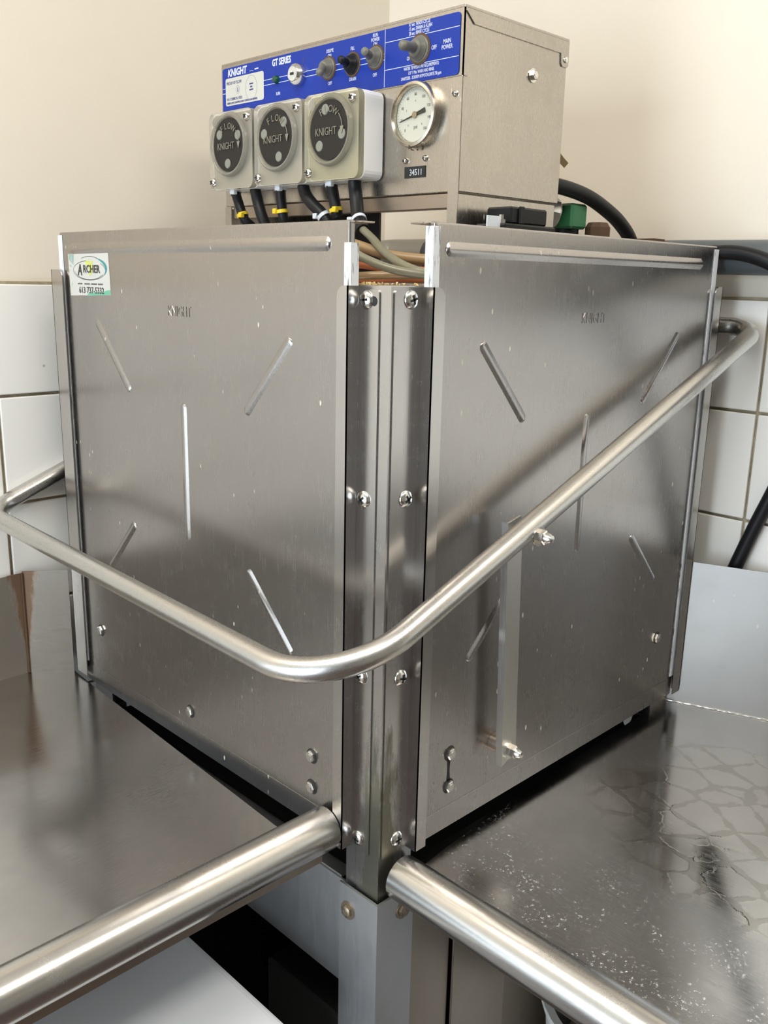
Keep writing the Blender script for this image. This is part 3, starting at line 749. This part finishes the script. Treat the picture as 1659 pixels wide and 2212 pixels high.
dl.build('dial_print',mat('faded_dial_print',(0.20,0.19,0.17),0.6),ga)
nd=MB(); a=math.radians(194); c,s=math.cos(a),math.sin(a)
for (r0,w0,r1,w1) in ((0.0,0.0010,0.024,0.0003),(-0.003,0.0018,-0.016,0.0026)):
    nx=Vector((-s,c))
    nd.prism([(gy-(r0*c+nx.x*w0),gz+r0*s+nx.y*w0),(gy-(r1*c+nx.x*w1),gz+r1*s+nx.y*w1),(gy-(r1*c-nx.x*w1),gz+r1*s-nx.y*w1),(gy-(r0*c-nx.x*w0),gz+r0*s-nx.y*w0)],'x',DXX-0.0012,DXX-0.0006)
nd.lathe([(0.0036,0.0045),(0.0036,0.0066),(0,0.0068)],(G0,gy,gz),'-x',16,1)
nd.build('needle',[M['printblack'],M['oldbolt']],ga)
MB().lathe([(0.0288,0.0078),(0.0288,0.0086),(0,0.0090)],(G0,gy,gz),'-x',36).build('gauge_glass',M['glass'],ga)
# rust run below the gauge
rs=MB()
for q in range(26):
    a=math.radians(random.gauss(275,22)); r=0.0345+random.uniform(-0.002,0.0025); s=random.uniform(0.0006,0.0022)
    rs.lathe([(s,0),(s*0.6,0.0008),(0,0.0010)],(G0-random.uniform(0.0,0.0115 if r<0.0345 else 0.0),gy-r*math.cos(a),gz+r*math.sin(a)),'-x',6)
rs.build('rust_crust',M['rust'],ga)
# cycle counter
ct=MB().box(BX-0.0012,BX-0.0001,0.1488,0.1808,1.5772,1.5894).build('cycle_counter',M['black'],cb)
mb=MB(); mb.text('34511',0.0095,'x',BX-0.0013,0.1625,1.5827,0.0002,0,'CENTER',0.86,0.0); mb.build('digits',M['print'],ct)
phillips('x',BX-0.0002,0.1798,1.5962,0.0034,cb); phillips('x',BX-0.0002,0.1488,1.5970,0.0034,cb)

# ------------------------------------------------------------------ hoses below the pumps
def hose(name,label,path,r,m,ties=(),cat='hose',group=None,n=14,straight=False):
    P=path if straight else spline(path,8)
    t=empty(name,P[0],label,cat,group)
    MB().tube(P,r,n).build('tubing',m,t)
    for (idx,col,side) in ties:
        i=int(idx*(len(P)-2)); p=Vector(P[i]); d=(Vector(P[i+1])-p).normalized()
        mb=MB(); mb.lathe([(r+0.0002,-0.0022),(r+0.0013,-0.0022),(r+0.0013,0.0022),(r+0.0002,0.0022)],p,d,20)
        s=Vector((-0.75,side*0.66,0)).normalized(); q=p+s*(r+0.0025)
        mb.box(q.x-0.003,q.x+0.003,q.y-0.0034,q.y+0.0034,q.z-0.0034,q.z+0.0034,0,0.0008,1)
        mb.build('cable_tie',M[col],t)
    return t
HG='hoses under the dosing pumps'
hose('dosing_hose','short black hose with yellow tie under the leftmost dosing pump',[(0.180,0.4840,1.5768),(0.180,0.4770,1.562),(0.181,0.4655,1.540),(0.19,0.4600,1.530)],0.0066,M['rubber'],((0.08,'tiewhite',-1),(0.62,'tieyellow',-1)),group=HG)
hose('dosing_hose','black hose without ties under the leftmost dosing pump',[(0.180,0.4390,1.5768),(0.180,0.4330,1.560),(0.181,0.4215,1.535),(0.20,0.410,1.49),(0.22,0.405,1.466)],0.0075,M['rubber'],group=HG)
hose('dosing_hose','short black hose with yellow tie under the middle dosing pump',[(0.180,0.3850,1.5768),(0.180,0.3835,1.560),(0.181,0.3810,1.540),(0.185,0.380,1.530)],0.0066,M['rubber'],((0.08,'tiewhite',-1),(0.60,'tieyellow',1)),group=HG)
hose('dosing_hose','bowed black hose under the middle dosing pump',[(0.180,0.3400,1.5768),(0.180,0.3340,1.565),(0.180,0.3210,1.5535),(0.182,0.3020,1.5385),(0.19,0.285,1.510),(0.21,0.28,1.467)],0.0075,M['rubber'],((0.62,'tiewhite',1),),group=HG)
hose('dosing_hose','short black hose with yellow tie under the stained dosing pump',[(0.180,0.2860,1.5768),(0.180,0.2820,1.562),(0.180,0.2770,1.545),(0.182,0.2755,1.537)],0.0070,M['rubber'],((0.06,'tiewhite',-1),(0.70,'tieyellow',-1)),group=HG)
hose('dosing_hose','long black hose with white tie under the stained dosing pump',[(0.180,0.2445,1.5768),(0.180,0.2430,1.565),(0.178,0.2385,1.552),(0.172,0.2290,1.535),(0.165,0.2130,1.5195)],0.0080,M['rubber'],((0.86,'tiewhite',1),),group=HG)
hose('chemical_tube','olive tube leaving the white-tied hose and dropping behind the right door',[(0.165,0.2130,1.5200),(0.150,0.1800,1.5080),(0.125,0.135,1.4920),(0.105,0.085,1.4780),(0.11,0.05,1.4700),(0.16,0.03,1.4665)],0.0046,M['olive'])
ot=hose('chemical_tube','olive tube with blue sleeve crossing the gap over the post',[(0.085,0.235,1.5085),(0.083,0.165,1.5010),(0.080,0.120,1.4850),(0.085,0.075,1.4730),(0.120,0.030,1.4665)],0.0045,M['olive'])
OP=spline([(0.085,0.235,1.5085),(0.083,0.165,1.5010),(0.080,0.120,1.4850),(0.085,0.075,1.4730),(0.120,0.030,1.4665)],8)
MB().tube(OP[7:14],0.0053,14).build('blue_sleeve',mat('blue_sleeve',(0.008,0.010,0.05),0.4),ot)
hose('chemical_tube','amber tube sagging between the two door tops',[(0.145,0.265,1.5150),(0.148,0.21,1.5030),(0.152,0.15,1.4900),(0.165,0.09,1.4850),(0.182,0.035,1.4840)],0.0060,M['amber'])
hose('orange_tube','upper orange tube crossing the gap over the post',[(0.185,0.36,1.482),(0.18,0.25,1.4812),(0.178,0.16,1.4755),(0.188,0.06,1.4750)],0.0042,M['orange'],cat='tube')
hose('orange_tube','lower orange tube lying on the hood behind the post',[(0.13,0.30,1.4655),(0.13,0.20,1.4640),(0.14,0.13,1.4655),(0.17,0.07,1.4660)],0.0044,M['orange'],cat='tube')
hose('brown_tube','brown tube lying on the hood between the orange tubes',[(0.08,0.24,1.4645),(0.09,0.18,1.4655),(0.12,0.12,1.4690),(0.17,0.035,1.4700)],0.0044,M['amber'],cat='tube')

# valve block, solenoid and other fittings on the hood right of the control box
vb=empty('vacuum_breaker',(0.262,0.062,ZH),'black plastic valve block on the hood in front of the control box side','valve')
MB().box(0.2175,0.3110,0.0450,0.0880,ZH,1.5262,0,0.002,1).build('base',M['rubber'],vb)
MB().box(0.2330,0.3000,0.0500,0.0850,1.5262,1.5445,0,0.002,1).build('coil',M['rubber'],vb)
MB().box(0.2450,0.2540,0.0470,0.0500,1.5262,1.5450,0,0.001,1).build('fin',M['rubber'],vb)
MB().box(0.1950,0.2170,0.0520,0.0535,ZH,1.5330).build('bracket',M['tiewhite'],vb)
MB().lathe([(0.0052,0),(0.0052,0.004),(0.0030,0.004),(0.0028,0.009),(0,0.0095)],(0.2240,0.056,1.5262),'z',6,0,False).build('stud_nut',M['bolt'],vb)
sv=empty('solenoid_valve',(0.455,0.12,ZH),'green painted solenoid valve with grey union behind the control box','valve')
MB().box(0.4300,0.4650,0.1050,0.1450,1.5330,1.5640,0,0.003,1).build('valve_body',M['green'],sv)
MB().lathe([(0.016,0),(0.016,0.014),(0.012,0.018),(0,0.018)],(0.4480,0.125,1.5330),'-z',20).build('valve_cap',M['rubber'],sv)
MB().tube([(0.4480,0.125,ZH),(0.4480,0.125,1.518)],0.006,12).build('valve_stem',M['galv'],sv)
MB().tube([(0.395,0.150,1.558),(0.4290,0.128,1.5500)],0.0155,18).build('union',M['galv'],sv)
MB().tube([(0.4150,0.138,1.5535),(0.4270,0.1295,1.5506)],0.0200,8,smooth=False).build('union_nut',M['galv'],sv)
fb=empty('rusty_plug',(0.4830,0.1,ZH),'rusty brown hexagonal plug standing on the hood','plug')
MB().lathe([(0.0125,0),(0.0125,0.0740),(0,0.0740)],(0.4830,0.10,ZH),'z',14).build('stem',M['rust'],fb)
MB().lathe([(0.0165,0.062),(0.0165,0.0775),(0.0125,0.0835),(0,0.0835)],(0.4830,0.10,ZH),'z',8,0,False).build('plug_head',M['rust'],fb)
rb=MB().box(0.555,0.612,0.060,0.110,ZH,1.5235,0,0.004,1).box(0.5700,0.600,0.066,0.104,1.5235,1.5262)
tag(rb.build('rusty_bracket',M['rust'],None),'rusty brown bracket on the hood just behind the right door top','bracket')
hose('power_cable','thick black cable arching from the control box down behind the right door',[(0.376,0.140,1.560),(0.385,0.118,1.5785),(0.400,0.108,1.5815),(0.455,0.102,1.5735),(0.505,0.100,1.5580),(0.540,0.100,1.5430),(0.5680,0.10,1.5230),(0.588,0.10,1.490),(0.592,0.12,1.4695)],0.0093,M['rubber'],cat='cable')

# pipes on the right wall
gp=empty('drain_pipe',(0.648,0.1,1.4975),'thick grey pipe running along the right wall behind the machine','pipe')
MB().tube([(0.6520,-0.9,1.4970),(0.6520,0.560,1.5080)],0.0232,24).build('pipe',M['greypipe'],gp)
MB().tube(fillet([(0.6520,0.552,1.5080),(0.6520,0.655,1.5090),(0.600,0.668,1.50)],[0.03],8),0.0282,24).build('elbow',M['galv'],gp)
for yy in (-0.55,0.30): MB().box(0.6600,0.6857,yy-0.012,yy+0.012,1.4700,1.5300,0,0.002,1).build('pipe_clip',M['galv'],gp)
hose('power_cable','black cable lying over the grey wall pipe at the right',[(0.612,0.060,1.5060),(0.615,0.010,1.5085),(0.618,-0.035,1.5080),(0.618,-0.080,1.4945),(0.620,-0.150,1.4600),(0.625,-0.25,1.43),(0.63,-0.45,1.42)],0.0098,M['rubber'],cat='cable')
hose('drain_hose','black hose slanting up the tiles behind the right backsplash',[(0.664,-0.010,0.90),(0.664,-0.0600,1.0690),(0.664,-0.0945,1.1720),(0.664,-0.140,1.29),(0.664,-0.22,1.42),(0.664,-0.32,1.470)],0.0100,M['rubber'])
mb=MB(); sp=[(0.3890,1.6310),(0.3930,1.6345),(0.3965,1.6330),(0.3955,1.6270),(0.4010,1.6215),(0.4110,1.6150),(0.4240,1.6085)]
S=spline([(a,0,b) for a,b in sp],6)
for i in range(len(S)-1):
    a,b=S[i],S[i+1]; q=0.0028*min(1,i/14)
    mb.add([(a.x,0.112,a.z+q),(b.x,0.112,b.z+q),(b.x,0.118,b.z-q),(a.x,0.118,a.z-q),(a.x,0.1128,a.z+q+.0007),(b.x,0.1128,b.z+q+.0007),(b.x,0.1188,b.z-q+.0007),(a.x,0.1188,a.z-q+.0007)],[(0,1,2,3),(4,5,6,7),(0,1,5,4),(3,2,6,7)],0,True)
tag(mb.build('plastic_strap',M['plasticfilm'],None,recalc=True),'yellowed plastic strap end curling out behind the control box','strap')

# ------------------------------------------------------------------ dish tables
# left table: along the back wall, towards -x
ZL=0.872; TL=empty('dish_table',(-0.62,0.38,0.0),'left stainless dish table with rolled front rim and rust-streaked backsplash','table','dish tables')
top=MB(); top.prism([(-0.0455,0.082),(-0.0195,0.600),(-0.0150,0.655),(-0.0670,0.6915),(-1.30,0.6915),(-1.30,0.082)],'z',ZL-0.0025,ZL)
top.build('table_top',M['table_dry'],TL)
MB().tube([(-1.30,0.0680,0.8850),(-0.0170,0.0640,0.8850)],0.0236,32).build('rolled_rim',M['tube'],TL)
MB().box(-1.30,-0.030,0.0560,0.0585,0.852,0.8640).build('rim_skirt',M['brownsteel'],TL)
MB().box(-1.30,-0.0680,0.6915,0.6930,ZL-0.001,1.0310,0,0.0005,1).build('backsplash',M['splash_rust'],TL)
MB().prism([(-0.0680,0.6930),(-0.0675,0.6912),(-0.0150,0.6540),(-0.0140,0.6555)],'z',ZL-0.001,1.0335).build('backsplash_return',M['splash_rust'],TL)
# weld seam and its rust run
sm=MB().tube([(-0.0690,0.6905,ZL+0.001),(-0.0690,0.6905,1.0310)],0.0016,8); sm.build('corner_seam',M['rust'],TL)
for (x,y) in ((-1.25,0.10),(-1.25,0.66),(-0.75,0.10)):
    MB().tube([(x,y,0.0),(x,y,ZL-0.0026)],0.020,16).build('leg',M['tube'],TL)
# right table: along the right wall, towards -y
ZR=0.852; TR=empty('dish_table',(0.35,-0.62,0.0),'right stainless dish table with water pattern on its top and plain backsplash','table','dish tables')
top=MB(); top.prism([(0.0450,-0.0230),(0.0800,-0.0190),(0.300,-0.0060),(0.593,0.0020),(0.6160,0.0030),(0.6690,-0.155),(0.6750,-0.30),(0.6750,-1.30),(0.0450,-1.30)],'z',ZR-0.0025,ZR)
top.build('table_top',M['table_wet'],TR)
MB().tube([(0.0300,-1.30,0.8400),(0.0270,-0.0090,0.8400)],0.0242,32).build('rolled_rim',M['tube'],TR)
bs=MB().prism([(0.6155,0.0030),(0.6635,-0.1350),(0.6735,-0.1630),(0.6750,-0.1625),(0.6650,-0.1340),(0.6172,0.0036)],'z',ZR-0.001,1.0745)
bs.build('backsplash_return',M['splash'],TR)
MB().box(0.6735,0.6750,-1.30,-0.1630,ZR-0.001,1.0745).build('backsplash',M['splash'],TR)
# lumpy weld bead along the foot of the backsplash
wd=MB(); pp=[]
for k in range(60):
    t=k/59; x=0.6155+(0.6645-0.6155)*t*1.25; y=0.0030+(-0.1350-0.0030)*t*1.25
    pp.append((x-0.0012,y-0.0004,ZR+0.0006+random.uniform(-0.0003,0.0003)))
wd.tube(pp,[0.0013+random.uniform(0,0.0009) for _ in pp],8); wd.build('weld_bead',M['bolt'],TR)
for (x,y) in ((0.10,-1.25),(0.62,-1.25)):
    MB().tube([(x,y,0.0),(x,y,ZR-0.0026)],0.020,16).build('leg',M['tube'],TR)
tag(MB().prism([(0.6400,1.060),(0.6580,1.0830),(0.6600,1.060)],'y',0.0050,0.0065).build('metal_offcut',M['oldbolt'],None),'small rusty triangular bracket tip behind the right backsplash corner','bracket')

# ------------------------------------------------------------------ under the tables
bn=empty('storage_bin',(-0.33,0.31,0.0),'white plastic storage bin under the left dish table','bin')
bx=MB().box(-0.550,-0.115,0.050,0.58,0.0,0.664,0,0.03,4); bx.build('tub',M['bin'],bn)
ld=MB().box(-0.565,-0.0940,0.030,0.60,0.6645,0.7000,0,0.012,4); ld.build('lid',M['bin'],bn)
pm=empty('pump_motor',(0.11,0.13,0.0),'dark metal pump housing under the dishwasher beside the leg','pump')
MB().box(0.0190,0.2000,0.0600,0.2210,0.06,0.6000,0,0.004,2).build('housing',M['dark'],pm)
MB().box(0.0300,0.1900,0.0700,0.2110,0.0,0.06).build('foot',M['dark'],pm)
bk=empty('bucket',(0.36,-0.16,0.0),'off-white plastic bucket under the right dish table','bucket')
bc=(0.375,-0.150); 
MB().lathe([(0.105,0.0),(0.145,0.548),(0.152,0.549),(0.153,0.560),(0.1425,0.560),(0.1420,0.548),(0.103,0.004),(0,0.004)],(bc[0],bc[1],0),'z',48).build('pail',M['bucket'],bk)
ob=MB().lathe([(0.0,0.40),(0.120,0.40),(0.128,0.42),(0.10,0.50),(0.0,0.545)],(bc[0],bc[1],0),'z',40); tag(ob.build('cleaning_cloth',M['grey'],None),'grey cloth heaped inside the off-white bucket','cloth')
